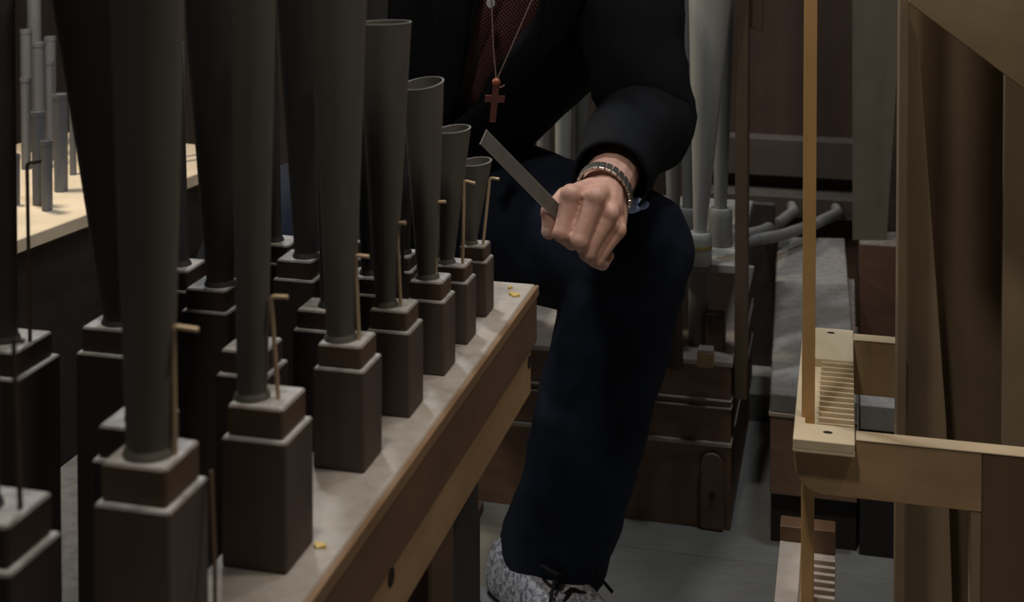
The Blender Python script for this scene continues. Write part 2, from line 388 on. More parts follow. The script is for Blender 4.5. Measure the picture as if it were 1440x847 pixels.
# ------------------------------------------------------------------ reed pipes
def reed(label, cx, cy, wd, hb, hc, res, wire, mat='pipe', slant=(0, 0), group='reed pipes on the front chest', capr=0.86, zb=None):
    """cx, cy boot centre; wd boot width; hb boot height; hc cap height;
    res = (xb, xt, yt, rb, rt, ztop_extra) picture columns of the cone's foot and head (measured), radii"""
    Fp = frame((cx, cy, ZC))
    zb = ZC if zb is None else zb
    t = thing('reed_pipe', (cx, cy, zb), label, 'organ pipe', group)
    h = wd / 2; k = h * capr
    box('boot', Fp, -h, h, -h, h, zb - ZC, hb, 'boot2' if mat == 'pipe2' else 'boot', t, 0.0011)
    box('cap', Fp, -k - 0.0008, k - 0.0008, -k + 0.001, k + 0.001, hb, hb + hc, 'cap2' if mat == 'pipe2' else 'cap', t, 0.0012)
    zt = hb + hc
    xb, xt, zr, rb, rr, ztop = res
    b0 = Vector(((xb - 720) / FPX * cy, cy, ZC + zt - 0.0005))
    x1 = (xt - 720) / FPX * cy
    f = (ztop - zt) / (zr - zt)
    b1 = Vector((b0.x + (x1 - b0.x) * f, cy, ZC + ztop))
    r1 = rb + (rr - rb) * f
    rs = open_cone('resonator', b0, b1, rb, r1, mat, t, slant)
    if ztop < 0.3:
        rb_ = bmesh.new(); th_ = 0.0007; N_ = 32; prof_ = ((0.0001, -0.0003), (0.0001, 0.0003), (-0.0010, 0.0003), (-0.0010, -0.0003)); rr_ = []
        for q in range(N_):
            a = q * 2 * math.pi / N_; cs_, sn_ = math.cos(a), math.sin(a)
            rr_.append([rb_.verts.new(b1 + Vector(((r1 + dr) * cs_, (r1 + dr) * sn_, slant[0] * r1 * cs_ + slant[1] * r1 * sn_ + dz))) for dr, dz in prof_])
        for q in range(N_):
            a_, c_ = rr_[q], rr_[(q + 1) % N_]
            for e in range(4): rb_.faces.new((a_[e], a_[(e + 1) % 4], c_[(e + 1) % 4], c_[e]))
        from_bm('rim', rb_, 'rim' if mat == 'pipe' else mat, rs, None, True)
    tube('socket_ring', [b0, b0 + Vector((0, 0, 0.0022)), b0 + Vector((0, 0, 0.0045))], [rb + 0.0022, rb + 0.0016, rb + 0.0002], mat, t, 20)
    if wire:
        (wx, wy), (tx, ty), (hx, hy) = wire
        Yw = cy - 0.003
        wb = Vector(((wx - 720) / FPX * Yw, Yw, ZC + zt))
        wt = W(tx, ty, wb.y); hk = W(hx, hy, wb.y - 0.002)
        d1 = (wt - wb).normalized(); d2 = (hk - wt).normalized()
        rad = 0.0025
        pts = [wb - d1 * 0.001, wb.lerp(wt, 0.5)]
        for q in range(6):
            s = q / 5
            pts.append((wt - d1 * rad) * (1 - s) ** 2 + wt * (2 * s * (1 - s)) + (wt + d2 * rad) * s ** 2)
        pts.append(hk)
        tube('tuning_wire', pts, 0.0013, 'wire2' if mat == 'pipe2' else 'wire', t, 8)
    return t

def corner_to_centre(px, py, wd):
    c = G(px, py, ZC); return c - UD * (wd / 2) + VD * (wd / 2)
front = [
    # corner px, py, width, boot h, cap h, (xb, xt, z_ref, rb, r_ref, ztop), wire, slant
    ((240, 1000), 0.0400, 0.0935, 0.0185, (205, 206, 0.332, 0.0112, 0.0173, 0.56), ((241, 655), (244, 459), (279, 464)), (0, 0)),
    ((403, 810), 0.0395, 0.0740, 0.0172, (351, 355, 0.318, 0.0086, 0.0127, 0.46), ((388, 552), (381, 417), (405, 418)), (0, 0)),
    ((512, 667), 0.0355, 0.0665, 0.0148, (477, 476, 0.306, 0.0092, 0.0184, 0.37), ((503, 468), (500, 359), (519, 361)), (0, 0)),
    ((576, 589), 0.0330, 0.0610, 0.0142, (541, 540, 0.281, 0.0072, 0.0196, 0.281), ((562, 420), (558, 313), (571, 314)), (0.02, -0.03)),
    ((625, 530), 0.0310, 0.0575, 0.0140, (600, 594, 0.224, 0.0078, 0.0165, 0.224), ((612, 392), (611, 284), (627, 284)), (0.14, 0.12)),
    ((657, 486), 0.0285, 0.0510, 0.0125, (627, 638, 0.175, 0.0060, 0.0140, 0.175), ((650, 372), (653, 254), (668, 258)), (0.10, 0.05)),
    ((684, 447), 0.0262, 0.0480, 0.0125, (661, 669, 0.133, 0.0050, 0.0140, 0.133), ((679, 341), (689, 250), (702, 252)), (0.10, 0.05)),
]
ordw = ['nearest to the camera', 'second from the camera', 'third from the camera', 'fourth, flat rim just in view',
        'fifth from the camera', 'sixth, second shortest', 'shortest, at the far chest end']
for i, (cp, wd, hb, hc, res, wire, sl) in enumerate(front):
    c = corner_to_centre(*cp, wd)
    reed('reed pipe on brown boot in front row, ' + ordw[i], c.x, c.y, wd, hb, hc, res, wire, 'pipe', sl)
# rows behind: (cap px, cap py, total height, width, resonator columns and radii)
second = [
    ((28, 716), 0.110, 0.040, (3, 2, 0.34, 0.0075, 0.0085, 0.60), ((20, 705), (19, 480), (34, 480)), 'dark reed pipe cut off by the left picture edge, nearest of the second row'),
    ((205, 588), 0.100, 0.037, (206, 206, 0.33, 0.0085, 0.0125, 0.52), None, 'reed pipe hidden directly behind the nearest front pipe'),
    ((355, 484), 0.086, 0.035, (352, 355, 0.32, 0.0075, 0.0112, 0.42), None, 'reed pipe hidden behind the second front pipe'),
    ((462, 430), 0.078, 0.033, (472, 474, 0.31, 0.0075, 0.0140, 0.34), None, 'reed pipe behind the third front pipe'),
    ((540, 386), 0.073, 0.031, (541, 540, 0.28, 0.0065, 0.0150, 0.27), ((565, 377), (566, 312), (572, 311)), 'reed pipe behind the fourth front pipe'),
    ((596, 358), 0.068, 0.029, (600, 597, 0.22, 0.0060, 0.0130, 0.20), None, 'reed pipe behind the fifth front pipe, second row'),
]
for (px, py), ht, wd, res, wire, lab in second:
    c = G(px, py, ZC + ht)
    ov = (c - E0).dot(UD) + wd / 2 + 0.0695
    if ov > 0:
        c = c - UD * ov; res = (res[0] - ov * FPX / c.y, res[1] - ov * FPX / c.y) + res[2:]
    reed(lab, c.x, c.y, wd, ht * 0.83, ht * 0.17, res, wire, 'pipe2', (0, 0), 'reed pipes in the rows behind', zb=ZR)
third = [
    ((165, 452), 0.082, 0.040, (165, 165, 0.301, 0.0110, 0.0425, 0.34), 'wide dark trumpet pipe left of the nearest front pipe'),
    ((303, 399), 0.078, 0.038, (306, 308, 0.291, 0.0098, 0.0265, 0.37), 'dark trumpet pipe between the two nearest front pipes'),
    ((424, 360), 0.074, 0.036, (428, 428, 0.28, 0.0090, 0.0230, 0.38), 'dark trumpet pipe between the second and third front pipes'),
    ((512, 334), 0.070, 0.034, (514, 514, 0.27, 0.0080, 0.0190, 0.33), 'dark trumpet pipe behind the fourth front pipe, third row'),
]
for (px, py), ht, wd, res, lab in third:
    c = G(px, py, ZC + ht)
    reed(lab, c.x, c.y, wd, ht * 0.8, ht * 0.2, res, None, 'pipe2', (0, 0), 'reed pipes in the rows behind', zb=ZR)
fourth = [
    ((8, 478), 0.080, 0.050, (0, -4, 0.30, 0.0085, 0.0105, 0.52), ((36, 476), (38, 230), (57, 227)), 'reed pipe with a tall wire at the left picture edge, fourth row'),
    ((250, 372), 0.075, 0.040, (252, 240, 0.28, 0.006, 0.0080, 0.33), None, 'slim reed pipe behind the nearest front pipe, fourth row'),
    ((392, 338), 0.075, 0.036, (384, 372, 0.28, 0.006, 0.0095, 0.36), None, 'slim reed pipe behind the second front pipe, fourth row'),
]
for (px, py), ht, wd, res, wire, lab in fourth:
    c = G(px, py, ZC + ht)
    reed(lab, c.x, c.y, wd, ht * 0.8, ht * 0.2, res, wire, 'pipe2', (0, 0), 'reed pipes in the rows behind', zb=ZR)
# pale cord hanging beside the nearest boot
c0 = corner_to_centre(240, 995, 0.0415)
pc = W(297, 662, 0.66)
tag(tube('string', [pc, W(299, 720, 0.655), W(302, 790, 0.65), Vector((W(303, 860, 0.648).x, 0.648, ZC + 0.0006))], 0.0011, 'post', None, 8, (pc.x, pc.y, ZC)),
    'thin string hanging between the two nearest boots', 'string')

# ------------------------------------------------------------------ lit shelf with small pipes, far left
ZS = 0.44
s0, s1 = G(18, 340, ZS), G(262, 250, ZS)
sd = (s1 - s0).normalized(); sn = Vector((-sd.y, sd.x, 0))
sh = thing('pipe_shelf', (s0.lerp(s1, 0.4).x, s0.lerp(s1, 0.4).y, 0), 'brightly lit pale wooden shelf full of small pipes at left', 'shelf')
p0, p1 = s0 - sd * 0.5, s1 + sd * 0.25
slab('board', [p0, p1, p1 + sn * 0.5, p0 + sn * 0.5], (0, 0, -0.022), 'shelf', sh, 0.0015)
slab('shade_panel', [p0 + sn * 0.03 - ZD * 0.022, p1 + sn * 0.03 - ZD * 0.022, p1 + sn * 0.045 - ZD * 0.022, p0 + sn * 0.045 - ZD * 0.022], (0, 0, -ZS + 0.022), 'black', sh)  # added black panel standing in for the darkness below the shelf
for k, q in enumerate(()):
    a = p0 + sd * (0.5 + q) + sn * 0.05
    slab('leg', [a, a + sd * 0.05, a + sd * 0.05 + sn * 0.05, a + sn * 0.05], (0, 0, -ZS), 'dark', sh)
    for v in sh.children[-1].data.vertices: pass
    sh.children[-1].location.z -= 0
spipes = [  # px, bottom py, top py, width px, label
    (37, 238, 110, 14, 'grey pipe second from left on the lit shelf, mid height'),
    (56, 240, 60, 17, 'tall grey pipe at the centre of the lit shelf cluster'),
    (54.5, 288, 158, 18, 'grey pipe on the lit shelf standing left of the shortest one'),
    (66.5, 296, 199, 16, 'shortest grey pipe at the front of the lit shelf'),
    (86, 269, 133, 20, 'stout grey pipe at the right of the lit shelf cluster'),
    (38, 214, 42, 16, 'tall thin pipe at the back left of the lit shelf'),
    (72, 212, 52, 16, 'tall pipe at the back right of the lit shelf cluster'),
    (71, 226, 86, 11, 'thin pipe between the two stout ones on the lit shelf'),
    (50, 200, -40, 20, 'very tall dark pipe behind the lit shelf cluster'),
    (23, 288, 219, 11, 'thin short pipe at the left front of the lit shelf'),
    (103, 246, -30, 10, 'slim tall pipe at the right end of the lit gap'),
    (256, 228, 60, 9, 'thin pipe seen in the narrow gap beside the nearest pipe'),
    (252, 222, 145, 8, 'short pipe seen in the narrow gap beside the nearest pipe'),
]
for px, by, ty, wp, lab in spipes:
    c = G(px, by, ZS); r = wp / 2 / FPX * c.y
    t = thing('flue_pipe', c, lab, 'organ pipe', 'small pipes on the lit shelf')
    zt = HC - (ty - HORIZON) / FPX * c.y
    open_cone('tube', c + Vector((0, 0, 0.0)), Vector((c.x, c.y, zt)), r * 0.92, r, 'pipe3', t, th=0.0012, n=20)
    tube('collar', [Vector((c.x, c.y, zt - 0.008)), Vector((c.x, c.y, zt - 0.002))], r + 0.0007, 'pipe3', t, 20)
# ------------------------------------------------------------------ low chest behind the person
ZB = 0.263
lb = thing('low_chest', FB(-0.4, 0.2, 0), 'low brown panelled chest behind the seated person', 'chest')
LEN = 0.95
box('lower_panel', FB, -LEN, 0, 0.004, 0.5, 0.0, 0.130, 'box', lb, 0.001)
box('thin_strip', FB, -LEN, 0.002, -0.002, 0.5, 0.130, 0.136, 'strip', lb, 0.0008)
box('middle_panel', FB, -LEN, 0, 0.004, 0.5, 0.136, 0.189, 'box', lb, 0.001)
box('moulding', FB, -LEN, 0.002, -0.003, 0.5, 0.189, 0.1915, 'strip', lb, 0.0006)
box('fillet', FB, -LEN, 0.0, 0.001, 0.5, 0.1915, 0.200, 'box', lb, 0.0006)
box('moulding', FB, -LEN, 0.002, -0.002, 0.5, 0.200, 0.202, 'strip', lb, 0.0006)
box('upper_rail', FB, -LEN, 0, 0.004, 0.5, 0.202, 0.255, 'box', lb, 0.001)
box('top_board', FB, -LEN, 0.003, -0.003, 0.5, 0.255, ZB, 'strip', lb, 0.001)
ol = [FB(u, 0.004, z) for u, z in ([(-0.045, 0.002), (-0.010, 0.002)] + [(-0.0275 + 0.0175 * math.cos(a), 0.100 + 0.020 * math.sin(a)) for a in [i * math.pi / 10 for i in range(11)]])]
ar = slab('arched_plate', ol, VD * -0.008, 'box', lb, 0.0012)
sc = FB(-0.027, -0.004, 0.055)
tube('screw', [sc, sc - VD * 0.003], 0.0045, 'screw', ar, 12)

# seat the person sits on (stands on the low chest)
FS = frame((-0.17, 2.12, 0))
st = thing('low_stool', FS(0, 0.02, ZB), 'plain wooden stool under the seated person', 'stool')
box('seat_top', FS, -0.19, 0.10, -0.02, 0.24, 0.345, 0.362, 'dark', st, 0.002)
box('side', FS, -0.19, -0.17, 0.0, 0.22, ZB, 0.345, 'dark', st)
box('side', FS, 0.07, 0.09, 0.0, 0.22, ZB, 0.345, 'dark', st)

# shelf with grey pipes above the low chest
ZH = 0.406
hs = thing('rack_board', FB(-0.3, 0.2, ZH), 'pale edged rack board above the low chest, holding the grey pipe', 'shelf')
box('board', FB, -0.13, 0.006, 0.015, 0.42, ZH - 0.013, ZH, 'grey', hs, 0.0012)
box('board', FB, -0.36, -0.1305, 0.15, 0.42, ZH - 0.013, ZH, 'grey', hs, 0.0012)
c = G(985, 412, ZH - 0.013); c = Vector((c.x, 2.115, 0)); cx = (985 - 720) / FPX * 2.115
tube('pillar', [Vector((cx, 2.115, ZB)), Vector((cx, 2.115, ZH - 0.013))], 0.0165, 'lead', hs, 20)
tube('pillar', [FB(-0.33, 0.35, ZB), FB(-0.33, 0.35, ZH - 0.013)], 0.0165, 'lead', hs, 20)
def grey_pipe(label, px, bpy_, r0, px1, r1, ztop, hsock, mat='bigpipe', ring=True):
    c = G(px, bpy_, ZH)
    t = thing('grey_pipe', c, label, 'organ pipe', 'grey pipes on the rack board')
    rs = r0 + 0.009
    bm, rings = lathe_bm(c, c + Vector((0, 0, hsock)), [(0, rs * 0.94, 0), (0.05, rs, 0), (0.8, rs, 0), (0.93, rs * 0.97, 0), (1, rs * 0.86, 0)], 24)
    bm.faces.new(rings[0][::-1]); bm.faces.new(rings[-1])
    so = from_bm('socket', bm, mat, t, None, True)
    if ring: tube('brass_band', [c + Vector((0, 0, hsock * 0.52)), c + Vector((0, 0, hsock * 0.62))], rs + 0.0006, 'ring', so, 24)
    top = Vector((c.x + (px1 - px) / FPX * c.y * (ztop - ZH - hsock) / 0.37, c.y, ztop))
    open_cone('tube', c + Vector((0, 0, hsock)), top, r0, r0 + (r1 - r0) * (ztop - ZH - hsock) / 0.37, mat, t)
    return c
c = grey_pipe('large pale grey conical pipe in a banded socket right of the person', 984, 371, 0.0098, 998, 0.0335, 0.90, 0.049)
sp_ = Vector((c.x, c.y - 0.0125, ZH + 0.085))
bpipes = [(947, 352, 0.010, 945, 0.020, 0.95, 0.05, 'dark grey pipe just right of the person\'s sleeve'),
          (1013, 345, 0.010, 1016, 0.020, 0.95, 0.06, 'dark grey pipe between the large pale pipe and the post'),
          (791, 330, 0.012, 794, 0.016, 0.95, 0.05, 'pale pipe seen through the bend of the arm'),
          (766, 322, 0.012, 764, 0.014, 0.95, 0.05, 'dim grey pipe left in the gap between torso and arm'),
          (816, 318, 0.012, 818, 0.013, 0.95, 0.05, 'bluish pipe right in the gap between torso and arm'),
          (741, 316, 0.012, 740, 0.014, 0.95, 0.05, 'dim pipe half hidden behind the jacket hem'),
          (906, 335, 0.012, 905, 0.02, 0.95, 0.05, 'dark pipe behind the raised elbow'),
          (968, 334, 0.010, 966, 0.012, 1.2, 0.05, 'slim dark pipe behind the large pale pipe')]
for a in bpipes: grey_pipe(a[7], *a[:7], mat='bigpipe' if a[0] == 791 else 'lead', ring=False)
# small things on the low chest
c = G(994, 518, ZB); Fk = frame((c.x, c.y + 0.012, ZB))
t = thing('wood_block', Fk(0, 0, 0), 'small wooden block with a white top on the low chest', 'block')
box('body', Fk, -0.012, 0.012, -0.011, 0.011, 0, 0.022, 'rail', t, 0.0008)
box('white_top', Fk, -0.0115, 0.0115, -0.0105, 0.0105, 0.022, 0.027, 'white_trim', t, 0.001)
c = G(1014, 505, ZB); Fk = frame((c.x, c.y + 0.04, ZB))
tag(box('rear_block', Fk, -0.018, 0.012, -0.01, 0.02, 0, 0.055, 'post', None, 0.001, Fk(0, 0, 0)), 'taller brown block behind the white topped block', 'block')
c = G(950, 519, ZB); c.y += 0.01
tag(tube('turned_stick', [c, c + Vector((0, 0, 0.01)), c + Vector((0, 0, 0.05)), c + Vector((0.003, 0, 0.095)), c + Vector((0.004, 0, 0.128))], [0.0125, 0.013, 0.0115, 0.008, 0.0065], 'redwall', None, 16, c),
    'reddish brown tapered stick standing on the low chest beside the knee', 'stick')

# brown post and hanging board
FP = frame((W(1033, 400, 2.05).x, 2.05, 0))
po = thing('wooden_post', FP(0.01, 0.01, 0), 'slim brown wooden post right of the grey pipe', 'post')
box('shaft', FP, 0, 0.0195, 0, 0.03, 0.20, 1.6, 'post', po, 0.0012)
a = [W(1052, -120, 2.08), W(1052, 38, 2.08), W(1073, 46, 2.08), W(1075, -120, 2.08)]
slab('side_board', a, VD * 0.012, 'post', po)

# ------------------------------------------------------------------ far wall things right of the post
FR_ = frame((W(1050, 200, 2.95).x - 0.05, 2.97, 0))
tag(box('red_panel', FR_, -0.1, 0.55, 0.05, 0.075, 0, 1.7, 'redwall', None, 0.001), 'dark red brown wall panel behind the yellow rod', 'panel')
zA = lambda y, Y=2.95: HC - (y - HORIZON) / FPX * Y
tag(box('cross_beam', FR_, -0.05, 0.33, 0, 0.05, zA(250), zA(196), 'beam', None, 0.003), 'upper dusty cross beam on the dark red panel', 'beam')
tag(box('cross_beam', FR_, -0.05, 0.33, -0.03, 0.05, zA(302), zA(272), 'beam', None, 0.003), 'lower cross beam behind the two lead tubes', 'beam')
for (x0, y0), (x1, y1), lab in (((1116, 298), (1040, 333), 'shorter grey lead tube bending down behind the post'), ((1178, 300), (1040, 342), 'longer grey lead tube passing behind the yellow rod')):
    a, b_ = W(x0, y0, 2.86), W(x1, y1, 2.55)
    up_ = a + Vector((0.002, 0.03, 0.006))
    tag(tube('lead_tube', [up_, a + Vector((0, 0.006, 0.004)), a, a.lerp(b_, 0.25) - Vector((0, 0, 0.008)), a.lerp(b_, 0.6) - Vector((0, 0, 0.010)), b_, b_ - Vector((0.06, 0.02, 0.004))], [0.010, 0.0115, 0.0118, 0.0115, 0.0115, 0.0115, 0.0115], 'lead', None, 14, a), lab, 'tube', 'lead tubes')
# dusty wind trunk
ZT = 0.237
q = [G(1083, 553, ZT), G(1206, 566, ZT), G(1188, 335, ZT), G(1094, 333, ZT)]
tk = thing('wind_duct', Vector(((q[0].x + q[2].x) / 2, (q[0].y + q[2].y) / 2, 0)), 'grey dusty low wind duct running back behind the yellow rod', 'duct')
slab('lid', q, (0, 0, -0.028), 'grey', tk, 0.002)
FTk = frame((q[0].x, q[0].y, 0)); wT = (q[1] - q[0]).dot(UD)
box('bead', FTk, -0.002, wT, -0.002, 0.05, ZT - 0.034, ZT - 0.028, 'strip', tk, 0.001)
box('front_board', FTk, 0.0, wT, 0.003, 0.7, 0.085, ZT - 0.034, 'box', tk, 0.001)
box('plinth', FTk, 0.0, wT, 0.03, 0.7, 0.0, 0.085, 'black', tk, 0.001)
c = G(1236, 600, 0.19)
FW = FTk
pr_ = thing('low_rail', FTk(wT + 0.1, 0.03, 0), 'pale low rail on a black base between the dusty duct and right post', 'rail')
box('base', FTk, wT + 0.004, wT + 0.22, 0.02, 0.18, 0, 0.19, 'black', pr_, 0.001)
box('rail', FTk, wT + 0.004, wT + 0.22, 0.015, 0.10, 0.19, 0.226, 'grey', pr_, 0.001)
c = G(1035, 552, 0.05)
FG = frame((c.x, c.y, 0))
tag(box('floor_plank', FG, -0.02, 0.09, 0, 0.09, 0, 0.05, 'grey', None, 0.001), 'grey plank lying across the end of the floor passage', 'plank')
FD = frame((W(1046, 500, 2.72).x, 2.72, 0))
tag(box('dark_board', FD, -0.03, 0.06, 0, 0.02, 0, 0.33, 'black', None, 0.001), 'dark board standing behind the floor plank left of the duct', 'board')
# pale upright board and its block
a = [W(1199, -200, 2.62), W(1199, 338, 2.62), W(1247, 338, 2.62), W(1262, 100, 2.62), W(1275, -200, 2.62)]
ub = thing('upright_board', Vector((a[1].x, a[1].y, 0)), 'grey brown upright board on a dark block left of the right post', 'board')
slab('board', a, VD * 0.02, 'upright', ub)
zb = a[1].z
FU = frame((a[1].x, a[1].y, 0))
box('block', FU, 0.012, 0.14, -0.02, 0.08, 0, zb, 'dark', ub, 0.002)

# ------------------------------------------------------------------ right: partition and boards
YR = 1.33
fr = frame((W(1262, 400, YR).x, YR, 0))
tag(box('edge_post', fr, 0, 0.0092, 0, 0.05, 0, 1.7, 'panel_lt', None, 0.0008), 'thin pale edged upright post left of the brown panel', 'post')
fp = frame((W(1272, 400, 1.45).x, 1.45, 0))
tag(box('brown_panel', fp, 0.002, 0.34, 0, 0.012, 0, 1.7, 'panel', None, 0.001), 'wide brown wooden panel filling the right side', 'panel')
a = [W(1277, 20, 1.40), W(1276, 950, 1.40), W(1352, 950, 1.40), W(1331, 600, 1.40), W(1291, 50, 1.40)]
a[1].z = a[2].z = 0.0
tag(slab('lit_wedge_board', a, VD * 0.012, 'panel_lt', None, 0.001, (a[1].x, a[1].y, 0)), 'lighter tapered board standing for a patch of light on the brown panel', 'board')  # lit wedge of the panel, built as a paler board
f2_ = frame((W(1411, 400, 1.36).x, 1.36, 0))
tag(box('side_board', f2_, 0, 0.14, 0, 0.018, 0, 1.7, 'panel_lt', None, 0.001), 'greyish brown upright board at the right picture edge', 'board')
a = [W(1272, -150, 1.24), W(1277, 4, 1.24), W(1440, 126, 1.20), W(1600, 245, 1.16), W(1600, -150, 1.16)]
a[0].z = a[4].z = 1.7
nn = (a[2] - a[1]).cross(a[0] - a[1]).normalized()
if nn.y < 0: nn = -nn
tag(slab('sloping_board', a, nn * 0.022, 'slope', None, 0.001, a[1]), 'scuffed wooden board with a sloping lower edge at the top right', 'board')

# ------------------------------------------------------------------ guide comb, its bracket and the yellow rod
ZK = 0.522
k0 = G(1115, 617, ZK); FK = frame(k0)
wK = 83 / FPX * k0.y / math.cos(A)
LK = 0.292
br = thing('guide_bracket', (FK(0.14, 0.02, 0).x, FK(0.14, 0.02, 0).y, 0), 'pale wooden bracket with a rounded corner carrying the slotted guide', 'bracket')
hA = 0.0525; x1 = 0.158
out = [(0.001, -0.0115), (wK + 0.001, -0.0115), (wK + 0.001, -0.0015), (x1, -0.0015), (x1, -hA)]
R0 = 0.026
out += [(R0 + 0.001 - R0 * math.sin(i * math.pi / 16), -hA + R0 - R0 * math.cos(i * math.pi / 16)) for i in range(9)]
slab('arm', [FK(u, 0.012, z) for u, z in out], VD * 0.018, 'arm', br, 0.0006)
box('arm_top', FK, wK + 0.001, 0.33, 0.0115, 0.0305, -0.0015, 0.0, 'armtop', br, 0.0004)
box('leg', FK, x1, 0.33, 0.012, 0.030, -ZK, -0.0015, 'panel_dk', br, 0.0012)
box('leg_edge', FK, x1 - 0.0088, x1, 0.0125, 0.030, -ZK, -hA, 'panel_lt', br, 0.0008)
ra = FK(0, LK, 0)
box('rear_arm', FK, wK * 0.8, 0.098, LK - 0.03, LK - 0.012, -0.058, -0.0008, 'arm', br, 0.0006)
box('rear_arm_top', FK, wK + 0.0005, 0.098, LK - 0.0305, LK - 0.0115, -0.0008, 0.0006, 'armtop', br, 0.0004)
cb = thing('guide_comb', FK(wK / 2, LK / 2, -0.0115), 'pale slotted guide board holding the yellow rod, upper of two', 'guide')
box('base', FK, 0, wK, 0, LK, -0.0115, -0.0085, 'pale', cb, 0.0006)
box('frame_bar', FK, 0, wK, 0, 0.036, -0.0086, 0, 'pale', cb, 0.0006)
box('frame_bar', FK, 0, wK, LK - 0.092, LK, -0.0086, 0, 'pale', cb, 0.0006)
box('side_bar', FK, 0, 0.0095, 0.036, LK - 0.092, -0.0086, 0, 'pale', cb, 0.0006)
nT = 13; pitch = (LK - 0.092 - 0.036) / nT
for i in range(nT):
    v0 = 0.036 + i * pitch
    pr = [(v0 + pitch * 0.30, -0.0086), (v0 + pitch * 0.98, -0.0086), (v0 + pitch * 0.98, -0.0030), (v0 + pitch * 0.30, -0.0004)]
    slab('tooth', [FK(0.021, v, z) for v, z in pr], UD * (wK - 0.021), 'pale', cb, 0.0003)
for v in (0.020, LK - 0.014):
    c = FK(wK * 0.56, v, 0.0)
    tube('screw', [c - ZD * 0.002, c + ZD * 0.0004], [(0.0042, 0.0026)] * 2, 'screw', cb, 12, None, UD)
rc = G(1138, 588, ZK); Fr = frame((rc.x, rc.y + 0.004, 0))
rd = thing('tracker_rod', Fr(0, 0, 0), 'long yellow wooden rod standing through the slotted guides', 'rod')
box('shaft', Fr, -0.0058, 0.0058, -0.004, 0.004, 0.02, 1.75, 'rod', rd, 0.0009)
box('foot', Fr, -0.009, 0.009, -0.009, 0.009, 0, 0.02, 'dark', rd, 0.0009)
# lower comb
ZL = 0.352
l0 = G(1097, 760, ZL)
FQ = frame(l0 - VD * 0.20)
wL = 0.0535
lo = thing('guide_comb', FQ(wL / 2, 0.1, ZL - ZL - 0.012), 'dusty pinkish slotted guide near the floor, lower of two', 'guide')
box('base', FQ, 0, wL, 0, 0.20, -0.012, -0.0085, 'strip', lo, 0.0006)
box('side_bar', FQ, 0, 0.021, 0, 0.20, -0.0086, 0, 'strip', lo, 0.0006)
for i in range(13):
    v0 = 0.006 + i * 0.0135
    pr = [(v0 + 0.003, -0.0086), (v0 + 0.0125, -0.0086), (v0 + 0.0125, -0.003), (v0 + 0.003, -0.0004)]
    slab('tooth', [FQ(0.0335, v, z) for v, z in pr], UD * (wL - 0.0335), 'strip', lo, 0.0003)
box('end_block', FQ, 0, wL, 0.20, 0.222, -0.05, 0.015, 'chest_side', lo, 0.0008)
box('bracket', FQ, wL * 0.2, wL * 0.8, 0.21, 0.222, -ZL, -0.05, 'dark', lo, 0.0008)

# ------------------------------------------------------------------ the person
PL = Vector((-0.05, 1.9, 0))
pe = thing('person', PL, 'seated person in dark jacket and jeans, dotted red shirt, holding a flat blade', 'person')
hipL, kneeL = Vector((-0.077, 2.08, 0.485)), W(884, 352, 1.72)
ankL = W(772, 800, 1.845); ankL.z = 0.085
hipR, kneeR, ankR = Vector((-0.25, 2.12, 0.485)), Vector((-0.33, 1.74, 0.50)), Vector((-0.34, 1.80, 0.085))
spine = [Vector(p) for p in ((-0.175, 2.11, 0.49), (-0.160, 2.06, 0.59), (-0.105, 1.975, 0.69), (-0.030, 1.905, 0.795), (0.012, 1.865, 0.90), (0.02, 1.845, 0.965))]
shL, elL = Vector((0.150, 1.84, 0.94)), Vector((0.166, 1.735, 0.700))
wrL = W(850, 270, 1.485)
shR, elR, wrR = Vector((-0.175, 1.90, 0.945)), Vector((-0.245, 1.98, 0.70)), Vector((-0.222, 1.86, 0.63))
headc = Vector((0.02, 1.755, 1.155))
foot_dir = Vector((0.60, -0.8, 0)).normalized()
# --- body: one continuous surface
bm = bmesh.new()
def limb(pts, rad, n=14): tube_bm(pts, rad, n, True, bm)
limb(spine, [(0.13, 0.10), (0.125, 0.09), (0.135, 0.095), (0.145, 0.10), (0.14, 0.09), (0.09, 0.07)], 18)
limb([spine[-2], spine[-1], headc - Vector((0, -0.03, 0.07))], [0.075, 0.06, 0.052])
for s in (shL, shR): limb([spine[4], s], [0.07, 0.058])
for h_, k_, a_ in ((hipL, kneeL, ankL), (hipR, kneeR, ankR)):
    limb([spine[0], h_], [0.10, 0.088])
    limb([h_, h_.lerp(k_, 0.5), k_, k_.lerp(a_, 0.3), k_.lerp(a_, 0.6), a_], [0.082, 0.07, 0.055, 0.056, 0.044, 0.036])
for a_, d_ in ((ankL, foot_dir), (ankR, Vector((-0.1, -1, 0)).normalized())):
    a0_ = a_; a_ = a_ - Vector((0.022, 0.055, 0))
    limb([a_ - d_ * 0.04 - ZD * 0.045, a_ + d_ * 0.03 - ZD * 0.05, a_ + d_ * 0.10 - ZD * 0.058, a_ + d_ * 0.15 - ZD * 0.064], [(0.03, 0.03), (0.036, 0.03), (0.04, 0.02), (0.03, 0.014)])
    limb([a0_, a_ - ZD * 0.035], [0.036, 0.032])
limb([shL, shL.lerp(elL, 0.5), elL, elL.lerp(wrL, 0.35), elL.lerp(wrL, 0.8), wrL], [0.055, 0.047, 0.040, 0.041, 0.030, (0.0285, 0.0225)])
limb([shR, shR.lerp(elR, 0.5), elR, elR.lerp(wrR, 0.35), wrR], [0.055, 0.047, 0.040, 0.041, 0.028])
